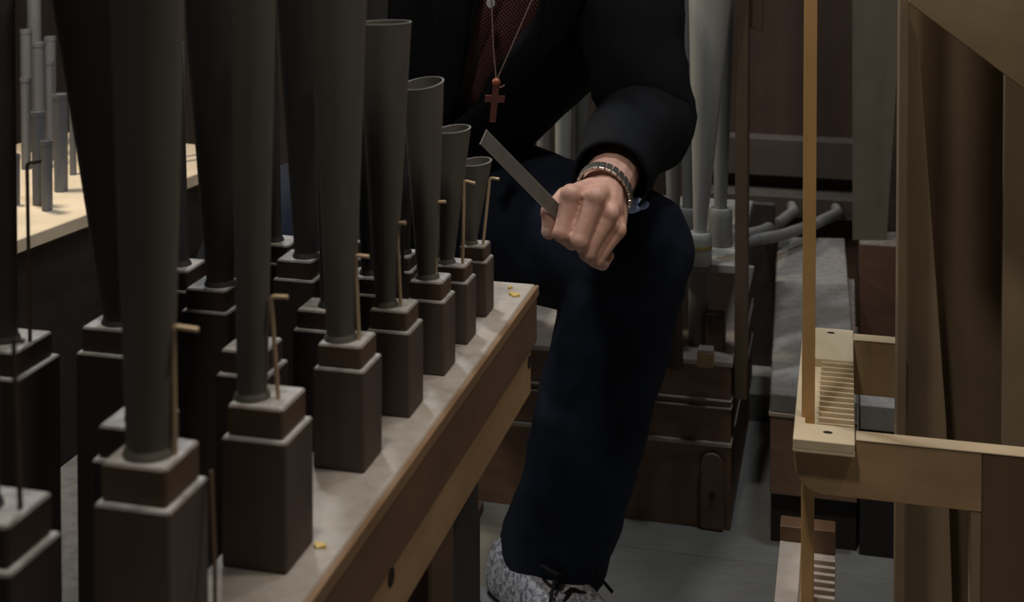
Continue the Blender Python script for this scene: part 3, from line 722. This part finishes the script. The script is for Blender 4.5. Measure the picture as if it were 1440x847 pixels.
# head
blob_bm(bm, headc, (0.076, 0.095, 0.105)); blob_bm(bm, headc + Vector((0, -0.03, -0.055)), (0.055, 0.06, 0.058))
blob_bm(bm, headc + Vector((0, -0.088, -0.085)), (0.022, 0.018, 0.018))
limb([headc + Vector((0, -0.09, 0.012)), headc + Vector((0, -0.113, -0.022)), headc + Vector((0, -0.104, -0.036))], [0.008, 0.015, 0.012])
limb([headc + Vector((-0.024, -0.084, -0.062)), headc + Vector((0, -0.094, -0.060)), headc + Vector((0.024, -0.084, -0.062))], [0.005, 0.008, 0.005])
for s in (-1, 1):
    limb([headc + Vector((s * 0.052, -0.078, 0.030)), headc + Vector((s * 0.02, -0.094, 0.032))], [0.008, 0.009])
    blob_bm(bm, headc + Vector((s * 0.077, 0.012, -0.01)), (0.012, 0.022, 0.032))
# right hand (hidden behind the pipes): relaxed, slightly curled
hd = (wrR - elR).normalized(); sd_ = hd.cross(ZD).normalized(); dn = sd_.cross(hd)
limb([wrR, wrR + hd * 0.04, wrR + hd * 0.085], [(0.028, 0.02), (0.038, 0.017), (0.040, 0.014)])
for k in range(4):
    o_ = wrR + hd * 0.085 + sd_ * (-0.027 + 0.018 * k); L_ = (0.040, 0.045, 0.042, 0.034)[k]
    limb([o_ - hd * 0.01, o_ + hd * L_, o_ + hd * (L_ + 0.018) + dn * -0.018, o_ + hd * (L_ + 0.022) + dn * -0.038], [0.0095, 0.009, 0.008, 0.007], 10)
o_ = wrR + hd * 0.03 - sd_ * 0.025
limb([o_, o_ + hd * 0.03 - sd_ * 0.02, o_ + hd * 0.06 - sd_ * 0.026, o_ + hd * 0.082 - sd_ * 0.022], [0.014, 0.012, 0.010, 0.008], 10)
# left hand: a fist closed on the blade
mcp = [W(803, 275, 1.404), W(837, 278, 1.399), W(857, 301, 1.404), W(869, 324, 1.414)]
pip = [W(790, 328, 1.391), W(815, 339, 1.384), W(826, 356, 1.391), W(838, 366, 1.402)]
dip = [W(805, 341, 1.412), W(828, 353, 1.407), W(838, 366, 1.412), W(847, 371, 1.421)]
tip = [W(818, 328, 1.424), W(838, 340, 1.424), W(848, 352, 1.426), W(855, 360, 1.432)]
rad = [(0.0114, 0.0097, 0.0088, 0.0074), (0.0112, 0.0098, 0.0090, 0.0076), (0.0104, 0.0090, 0.0084, 0.0072), (0.0092, 0.0080, 0.0076, 0.0066)]
for k in range(4):
    wroot = wrL + (mcp[k] - mcp[1]) * 0.35
    limb([wroot, wroot.lerp(mcp[k], 0.5), mcp[k]], [0.017, 0.0142, rad[k][0] * 0.95], 12)
    blob_bm(bm, mcp[k] + Vector((0, -0.0015, 0.001)), (rad[k][0] * 1.05,) * 3)
    limb([mcp[k], mcp[k].lerp(pip[k], 0.5), pip[k]], [rad[k][0] * 0.98, rad[k][1] * 0.99, rad[k][1] * 1.0], 12)
    blob_bm(bm, pip[k], (rad[k][1] * 1.07,) * 3)
    limb([pip[k], dip[k]], [rad[k][1], rad[k][2]], 12); blob_bm(bm, dip[k], (rad[k][2] * 1.02,) * 3)
    limb([dip[k], tip[k]], [rad[k][2], rad[k][3]], 12); blob_bm(bm, tip[k], (rad[k][3] * 1.05,) * 3)
for k in range(3):
    limb([(mcp[k] + mcp[k + 1]) / 2 + Vector((0, 0.006, -0.002)), (pip[k] + pip[k + 1]) / 2 + Vector((0.002, 0.008, 0.004))], [0.0075, 0.0070], 10)
pc_ = (mcp[1] + wrL) / 2
limb([wrL, pc_.lerp(mcp[2], 0.2) - Vector((0, 0, 0.012)), (mcp[1] + pip[2]) / 2 + Vector((0.012, 0.03, 0))], [0.022, 0.024, 0.020], 14)
th = [W(828, 275, 1.462), W(796, 279, 1.432), W(774, 299, 1.4235), W(772, 326, 1.4195)]
limb(th, [0.0165, 0.0125, 0.0108, 0.0082], 14)
blob_bm(bm, th[2], (0.0112,) * 3); blob_bm(bm, th[3], (0.0086,) * 3); blob_bm(bm, th[1], (0.0128,) * 3)
limb([th[1], mcp[0] + Vector((0, 0.02, -0.006))], [0.011, 0.012], 12)
body_me = remesh(bm, 0.0022, 3, 0.5)
link('body', body_me, 'skin', pe, None, True)
# thumb nail
na = th[3]; d_ = (th[3] - th[2]).normalized(); out_ = (Vector((-0.6, -0.8, 0)) - d_ * Vector((-0.6, -0.8, 0)).dot(d_)).normalized(); sx = d_.cross(out_)
bm = bmesh.new(); blob_bm(bm, na + out_ * 0.0066 - d_ * 0.001, (0.0055, 0.0018, 0.0072), Matrix((sx, out_, d_)).transposed(), 14, 8)
from_bm('thumbnail', bm, 'nail', pe, None, True)
# eyes, hair
for s in (-1, 1):
    bm = bmesh.new(); blob_bm(bm, headc + Vector((s * 0.032, -0.083, 0.012)), (0.013, 0.012, 0.009))
    e = from_bm('eye', bm, 'eye', pe, None, True)
    bm = bmesh.new(); blob_bm(bm, headc + Vector((s * 0.032, -0.0945, 0.010)), (0.0055, 0.0025, 0.0055)); from_bm('iris', bm, 'iris', e, None, True)
bm = bmesh.new()
blob_bm(bm, headc + Vector((0, 0.016, 0.028)), (0.083, 0.094, 0.092)); blob_bm(bm, headc + Vector((0, 0.055, -0.02)), (0.068, 0.055, 0.075))
hm = remesh(bm, 0.006, 3); wrinkle(hm, 0.002, 60); link('hair', hm, 'hair', pe, None, True)

# --- shirt and jacket as swept shells over the spine
XS = Vector((0.985, -0.17, 0)).normalized()
def shell(prof, a_open, n=48, m_=26):
    """prof: (t, half width, half depth); a_open(t): half angle left open at the front"""
    bm = bmesh.new(); rows = []
    for i in range(m_ + 1):
        t = prof[0][0] + (prof[-1][0] - prof[0][0]) * i / m_
        for a, b_ in zip(prof, prof[1:]):
            if a[0] <= t <= b_[0] + 1e-6:
                s = (t - a[0]) / (b_[0] - a[0]); s2 = s * s * (3 - 2 * s) * 0.5 + s * 0.5
                rx = a[1] + (b_[1] - a[1]) * s2; ry = a[2] + (b_[2] - a[2]) * s2; break
        x = t * (len(spine) - 1); k = min(int(x), len(spine) - 2); c = spine[k].lerp(spine[k + 1], x - k)
        if x > len(spine) - 1: c = spine[-1] + (spine[-1] - spine[-2]) * (x - len(spine) + 1)
        tg = (spine[min(k + 1, len(spine) - 1)] - spine[max(k - 1, 0)]).normalized()
        X_ = (XS - tg * XS.dot(tg)).normalized(); Fd = X_.cross(tg) * -1.0
        if Fd.y > 0: Fd = -Fd
        ao = a_open(t); row = []
        for j in range(n + 1):
            a = ao[1] + (2 * math.pi - ao[0] - ao[1]) * j / n
            row.append(bm.verts.new(c + X_ * (rx * math.sin(a)) + Fd * (ry * math.cos(a))))
        rows.append(row)
    for r0, r1 in zip(rows, rows[1:]):
        for j in range(n): bm.faces.new((r0[j], r0[j + 1], r1[j + 1], r1[j]))
    return bm, rows
def solid(bm, th, name, mat, wr=None):
    bmesh.ops.recalc_face_normals(bm, faces=bm.faces)
    me = bpy.data.meshes.new(name); bm.to_mesh(me); bm.free()
    if wr: wrinkle(me, *wr)
    o = link(name, me, mat, pe, None, True)
    s = o.modifiers.new('thick', 'SOLIDIFY'); s.thickness = th; s.offset = 0
    return o
bm, rows = shell([(0.02, 0.145, 0.115), (0.4, 0.140, 0.112), (0.7, 0.160, 0.117), (0.88, 0.150, 0.105), (1.0, 0.075, 0.075)], lambda t: (0, 0))
solid(bm, 0.0015, 'shirt', 'shirt')
def jo(t):
    # half angles of the opening (his right side, his left side)
    s = max(0.0, (t - 0.50) / 0.5)
    return (0.02 + 0.30 * s, 0.03 + 0.42 * s)
bm, rows = shell([(-0.02, 0.185, 0.145), (0.25, 0.160, 0.130), (0.45, 0.155, 0.130), (0.7, 0.172, 0.135), (0.86, 0.175, 0.12), (0.95, 0.13, 0.095), (1.04, 0.078, 0.078)], jo, 56, 34)
jk = solid(bm, 0.004, 'jacket', 'jacket', (0.0035, 14, (1, 1, 1)))
for pts, rr, nm in (([shL + Vector((-0.06, 0.01, 0.0)), shL, shL.lerp(elL, 0.35), shL.lerp(elL, 0.75), elL + Vector((0.012, 0.012, -0.012)), elL.lerp(wrL, 0.35) , elL.lerp(wrL, 0.85)], [0.080, 0.078, 0.070, 0.062, 0.056, 0.049, 0.0385], 'sleeve'),
                (([shR + Vector((0.06, 0.01, 0.0)), shR, shR.lerp(elR, 0.35), shR.lerp(elR, 0.75), elR, elR.lerp(wrR, 0.35), elR.lerp(wrR, 0.85)]), [0.085, 0.082, 0.074, 0.067, 0.062, 0.056, 0.048], 'sleeve')):
    # resample for smooth bends and folds
    P = []; Rr = []
    for i in range(41):
        x = i / 40 * (len(pts) - 1); k = min(int(x), len(pts) - 2); f = x - k
        p_1 = pts[max(k - 1, 0)]; p_2 = pts[k]; p_3 = pts[k + 1]; p_4 = pts[min(k + 2, len(pts) - 1)]
        P.append(0.5 * ((2 * p_2) + (p_3 - p_1) * f + (2 * p_1 - 5 * p_2 + 4 * p_3 - p_4) * f * f + (3 * p_2 - p_1 - 3 * p_3 + p_4) * f ** 3))
        Rr.append(rr[k] + (rr[k + 1] - rr[k]) * f)
    bm = tube_bm(P, Rr, 36, False)
    o = solid(bm, 0.004, nm, 'jacket', (0.005, 13, (1, 1, 1.6)))
# lapel edges following the opening
def lapel(sgn):
    bm, rws = shell([(0.40, 0.1765, 0.140), (0.7, 0.184, 0.145), (0.86, 0.177, 0.130), (0.95, 0.132, 0.105), (1.04, 0.080, 0.088)], lambda t: (0, 0), 2, 14)
    bm.free()
    out = bmesh.new(); prev = None
    prof = [(0.40, 0.160, 0.137), (0.7, 0.176, 0.141), (0.86, 0.178, 0.126), (0.95, 0.133, 0.101), (1.04, 0.081, 0.084)]
    for i in range(25):
        t = 0.42 + 0.6 * i / 24
        for a, b_ in zip(prof, prof[1:]):
            if a[0] <= t <= b_[0]:
                s = (t - a[0]) / (b_[0] - a[0]); rx = a[1] + (b_[1] - a[1]) * s; ry = a[2] + (b_[2] - a[2]) * s; break
        x = t * 5; k = min(int(x), 4); c = spine[k].lerp(spine[k + 1], x - k) if x <= 5 else spine[-1] + (spine[-1] - spine[-2]) * (x - 5)
        tg = (spine[min(k + 1, 5)] - spine[max(k - 1, 0)]).normalized()
        X_ = (XS - tg * XS.dot(tg)).normalized(); Fd = X_.cross(tg); Fd = -Fd if Fd.y > 0 else Fd
        a0 = jo(t)[1]; wid = 0.05 + 0.34 * min(1, i / 14) * (1 if i < 20 else 0.8)
        row = [out.verts.new(c + X_ * (sgn * rx * math.sin(a0 - 0.02 + wid * q)) + Fd * (ry * math.cos(a0 - 0.02 + wid * q)) + Fd * (0.004 + 0.004 * math.sin(q * 3.14))) for q in (0, 0.25, 0.5, 0.75, 1)]
        if prev:
            for q in range(4): out.faces.new((prev[q], prev[q + 1], row[q + 1], row[q]))
        prev = row
    bmesh.ops.recalc_face_normals(out, faces=out.faces)
    me = bpy.data.meshes.new('lapel'); out.to_mesh(me); out.free()
    o = link('lapel', me, 'jacket', jk, None, True)
    s = o.modifiers.new('thick', 'SOLIDIFY'); s.thickness = 0.003; s.offset = 0
lapel(1); lapel(-1)
# pale blue cuff showing under the sleeve
bm = bmesh.new()
cfc = W(896, 289, 1.53)
for k in range(5): blob_bm(bm, cfc + Vector((random.uniform(-0.011, 0.011), random.uniform(-0.006, 0.006), random.uniform(-0.004, 0.004))), (0.010, 0.008, 0.006))
link('cuff', remesh(bm, 0.0016, 3), 'cuff', pe, None, True)
# jeans
bm = bmesh.new()
limb([hipL + Vector((-0.06, 0.04, 0.0)), hipL, hipL.lerp(kneeL, 0.35) + ZD * 0.004, hipL.lerp(kneeL, 0.7), kneeL], [0.115, 0.112, 0.108, 0.096, 0.082], 28)
blob_bm(bm, kneeL, (0.083, 0.083, 0.083), None, 24, 16)
shin = [kneeL, W(866, 450, 1.735), W(829, 600, 1.755), W(803, 710, 1.775), W(782, 762, 1.81), W(776, 790, 1.825)]
limb(shin, [0.080, 0.076, 0.073, 0.071, 0.074, 0.074], 28)
limb([hipR + Vector((0.06, 0.04, 0)), hipR, hipR.lerp(kneeR, 0.5), kneeR], [0.115, 0.11, 0.10, 0.08], 24)
blob_bm(bm, kneeR, (0.08, 0.08, 0.08))
limb([kneeR, kneeR.lerp(ankR, 0.5), ankR.lerp(kneeR, 0.02)], [0.08, 0.074, 0.072], 24)
limb([spine[0] - ZD * 0.01, spine[1]], [(0.16, 0.125), (0.15, 0.115)], 24)
jm = remesh(bm, 0.006, 4, 0.5); wrinkle(jm, 0.0035, 11, (1, 1, 1.3)); link('jeans', jm, 'jeans', pe, None, True)
# shoes
def shoe(a_, d_):
    s_ = Vector((d_.y, -d_.x, 0)); g = Vector((a_.x, a_.y, 0)) - Vector((0.022, 0.055, 0))
    prof = [(-0.085, 0.030), (-0.06, 0.040), (-0.01, 0.042), (0.06, 0.046), (0.12, 0.052), (0.165, 0.048), (0.195, 0.034), (0.208, 0.014)]
    prof = [(x, y * 1.14) for x, y in prof]
    ol = [g + d_ * x + s_ * y for x, y in prof] + [g + d_ * x - s_ * y for x, y in prof[::-1]]
    so = slab('sole', ol, ZD * 0.024, 'sole', pe, 0.003)
    bm = bmesh.new()
    secs = [(-0.076, 0.026, 0.085), (-0.055, 0.037, 0.108), (-0.01, 0.040, 0.112), (0.04, 0.042, 0.098), (0.085, 0.047, 0.076), (0.13, 0.049, 0.060), (0.17, 0.042, 0.050), (0.196, 0.020, 0.036)]
    secs = [(x, y * 1.14, h) for x, y, h in secs]
    prev = None
    for x, y, h in secs:
        row = []
        for k in range(13):
            an = math.pi * k / 12
            cx_ = math.cos(an); sx_ = math.sin(an)
            row.append(bm.verts.new(g + d_ * x + s_ * (y * math.copysign(abs(cx_) ** 0.6, cx_)) + ZD * (0.022 + (h - 0.022) * sx_ ** 0.75)))
        if prev:
            for k in range(12): bm.faces.new((prev[k], prev[k + 1], row[k + 1], row[k]))
            bm.faces.new((prev[0], row[0], row[12], prev[12]))
        else: bm.faces.new(row)
        prev = row
    bm.faces.new(prev[::-1])
    sh_ = from_bm('shoe', bm, 'shoe', pe, None, True)
    sub = sh_.modifiers.new('s', 'SUBSURF'); sub.levels = 1; sub.render_levels = 2
    for i, x in enumerate((0.060, 0.080, 0.100, 0.120)):
        h = 0.098 - (x - 0.04) * 0.48
        for q in (-1, 1):
            pts = [g + d_ * (x - 0.008 * q) + s_ * -0.026 + ZD * (h - 0.010), g + d_ * x + ZD * (h + 0.003), g + d_ * (x + 0.008 * q) + s_ * 0.026 + ZD * (h - 0.010)]
            tube('lace', pts, 0.003, 'lace', sh_, 8)
    b_ = g + d_ * 0.062 + ZD * 0.098
    for q in (-1, 1):
        lp = [b_ + s_ * q * (0.034 * math.sin(k / 10 * math.pi)) + d_ * (0.03 * math.sin(k / 10 * 2 * math.pi) * 0.6 + 0.012 * k / 10) + ZD * (0.018 * math.sin(k / 10 * math.pi)) for k in range(11)]
        tube('lace', lp, 0.0026, 'lace', sh_, 8)
        tube('lace', [b_, b_ + s_ * q * 0.03 + d_ * 0.02 + ZD * 0.006, b_ + s_ * q * 0.055 + d_ * 0.035 - ZD * 0.03], 0.0024, 'lace', sh_, 8)
shoe(ankL, foot_dir); shoe(ankR, Vector((-0.1, -1, 0)).normalized())
# shirt button
bt = W(690, 5, 1.735)
bt = bt
tube('button', [bt + Vector((0, 0.002, 0)), bt - Vector((0, 0.002, 0))], [0.0058, 0.0054], 'button', pe, 18)

# ------------------------------------------------------------------ necklace
YN = 1.700
nk = thing('cross_necklace', W(695, 172, YN), 'red wooden cross and orange bead hanging on a thin cord', 'necklace')
bd = W(698, 116, YN); lft = W(691, 0, YN); rgt = W(748, 0, YN)
tube('cord', [Vector((-0.05, 1.80, 0.99)), W(684, -60, YN + 0.005), lft, W(694, 70, YN), bd + ZD * 0.002], 0.0009, 'cord', nk, 8)
tube('cord', [Vector((0.075, 1.80, 0.99)), W(764, -60, YN + 0.005), rgt, W(722, 60, YN), bd + ZD * 0.002], 0.0009, 'cord', nk, 8)
bm = bmesh.new(); blob_bm(bm, bd, (0.0056, 0.0056, 0.0062)); from_bm('bead', bm, 'bead', nk, None, True)
tube('cord_end', [bd - ZD * 0.005, bd + Vector((0.006, -0.002, -0.006)), bd + Vector((0.0105, -0.002, -0.003))], 0.0009, 'cord', nk, 8)
def cr(x, y):
    # cross outline in picture measure, slightly turned
    c_, s_ = math.cos(0.10), math.sin(0.10)
    return W(695 + x * c_ - y * s_, 147 + x * s_ * 0.4 + y * c_, YN - 0.003)
ct = [(-4.5, -24), (4.5, -24), (4.5, -12), (14, -12), (14, -3), (4.5, -3), (4.5, 25), (-4.5, 25), (-4.5, -3), (-14, -3), (-14, -12), (-4.5, -12)]
bm = prism_bm([cr(x, y) for x, y in ct], [cr(x, y) + Vector((0, 0.006, 0)) for x, y in ct])
from_bm('cross', bm, 'cross', nk)
tube('eyelet', [cr(0.5, -24), bd - ZD * 0.004], 0.0012, 'cord', nk, 8)

# ------------------------------------------------------------------ wristwatch
wa = (mcp[1] * 0.5 + mcp[2] * 0.5 - elL).normalized()
wc = wrL + wa * 0.001
wx = (W(868, 302, 1.47) - W(818, 243, 1.47)).normalized(); wx = (wx - wa * wx.dot(wa)).normalized(); wy = wa.cross(wx)
wt_ = thing('wristwatch', wc, 'steel link wristwatch on the wrist of the hand with the blade', 'watch')
rx_, ry_ = 0.0322, 0.0268
NL = 26
for i in range(NL):
    a = 2 * math.pi * i / NL
    c = wc + wx * (rx_ * math.cos(a)) + wy * (ry_ * math.sin(a))
    tn = (wx * (-rx_ * math.sin(a)) + wy * (ry_ * math.cos(a))).normalized(); no = tn.cross(wa)
    F_ = lambda u, v, z, c=c, tn=tn, no=no: c + tn * u + wa * v + no * z
    lk = box('link', F_, -0.0034, 0.0034, -0.0096, 0.0096, -0.0017, 0.0017, 'watch', wt_, 0.0007)
cc = wc + wy * (-1) * (ry_ + 0.003) if (wy.z < 0) else wc + wy * (ry_ + 0.003)
cc = wc - wx * 0 + (cc - wc)
nd = (cc - wc).normalized()
# case sits on the far side of the wrist
cc = wc - (cc - wc); nd = -nd
cs = tube('case', [cc - nd * 0.003, cc + nd * 0.005], 0.0165, 'watch', wt_, 28)
tube('dial', [cc + nd * 0.005, cc + nd * 0.0056], 0.0140, 'dial', cs, 28)

# ------------------------------------------------------------------ the flat blade in the hand
bl = thing('flat_blade', W(735, 250, 1.411), 'flat grey steel tuning blade held in the fist', 'blade')
q = [W(675.5, 203, 1.400), W(684.5, 183, 1.400), W(790, 291, 1.4125), W(832, 334, 1.418), W(822, 349, 1.418), W(783, 312, 1.4125)]
slab('blade', q, (0, 0.0017, 0), 'steel', bl, 0.0003)
e0, e1 = W(675.2, 203, 1.3996), W(684.4, 182.6, 1.3996)
tube('bright_end', [e0, e1], 0.0008, 'edge_steel', bl, 8)

# ------------------------------------------------------------------ small chip on the floor
c = G(1037, 787, 0.0)
bm = bmesh.new()
vs = [bm.verts.new(c + Vector(p)) for p in ((-0.004, 0, 0), (0.001, -0.003, 0), (0.0045, 0.001, 0), (0, 0.003, 0), (0.0005, 0, 0.003))]
bm.faces.new(vs[3::-1])
for i in range(4): bm.faces.new((vs[i], vs[(i + 1) % 4], vs[4]))
tag(from_bm('paint_chip', bm, 'white_trim', None, c), 'tiny white chip lying on the grey floor', 'chip')
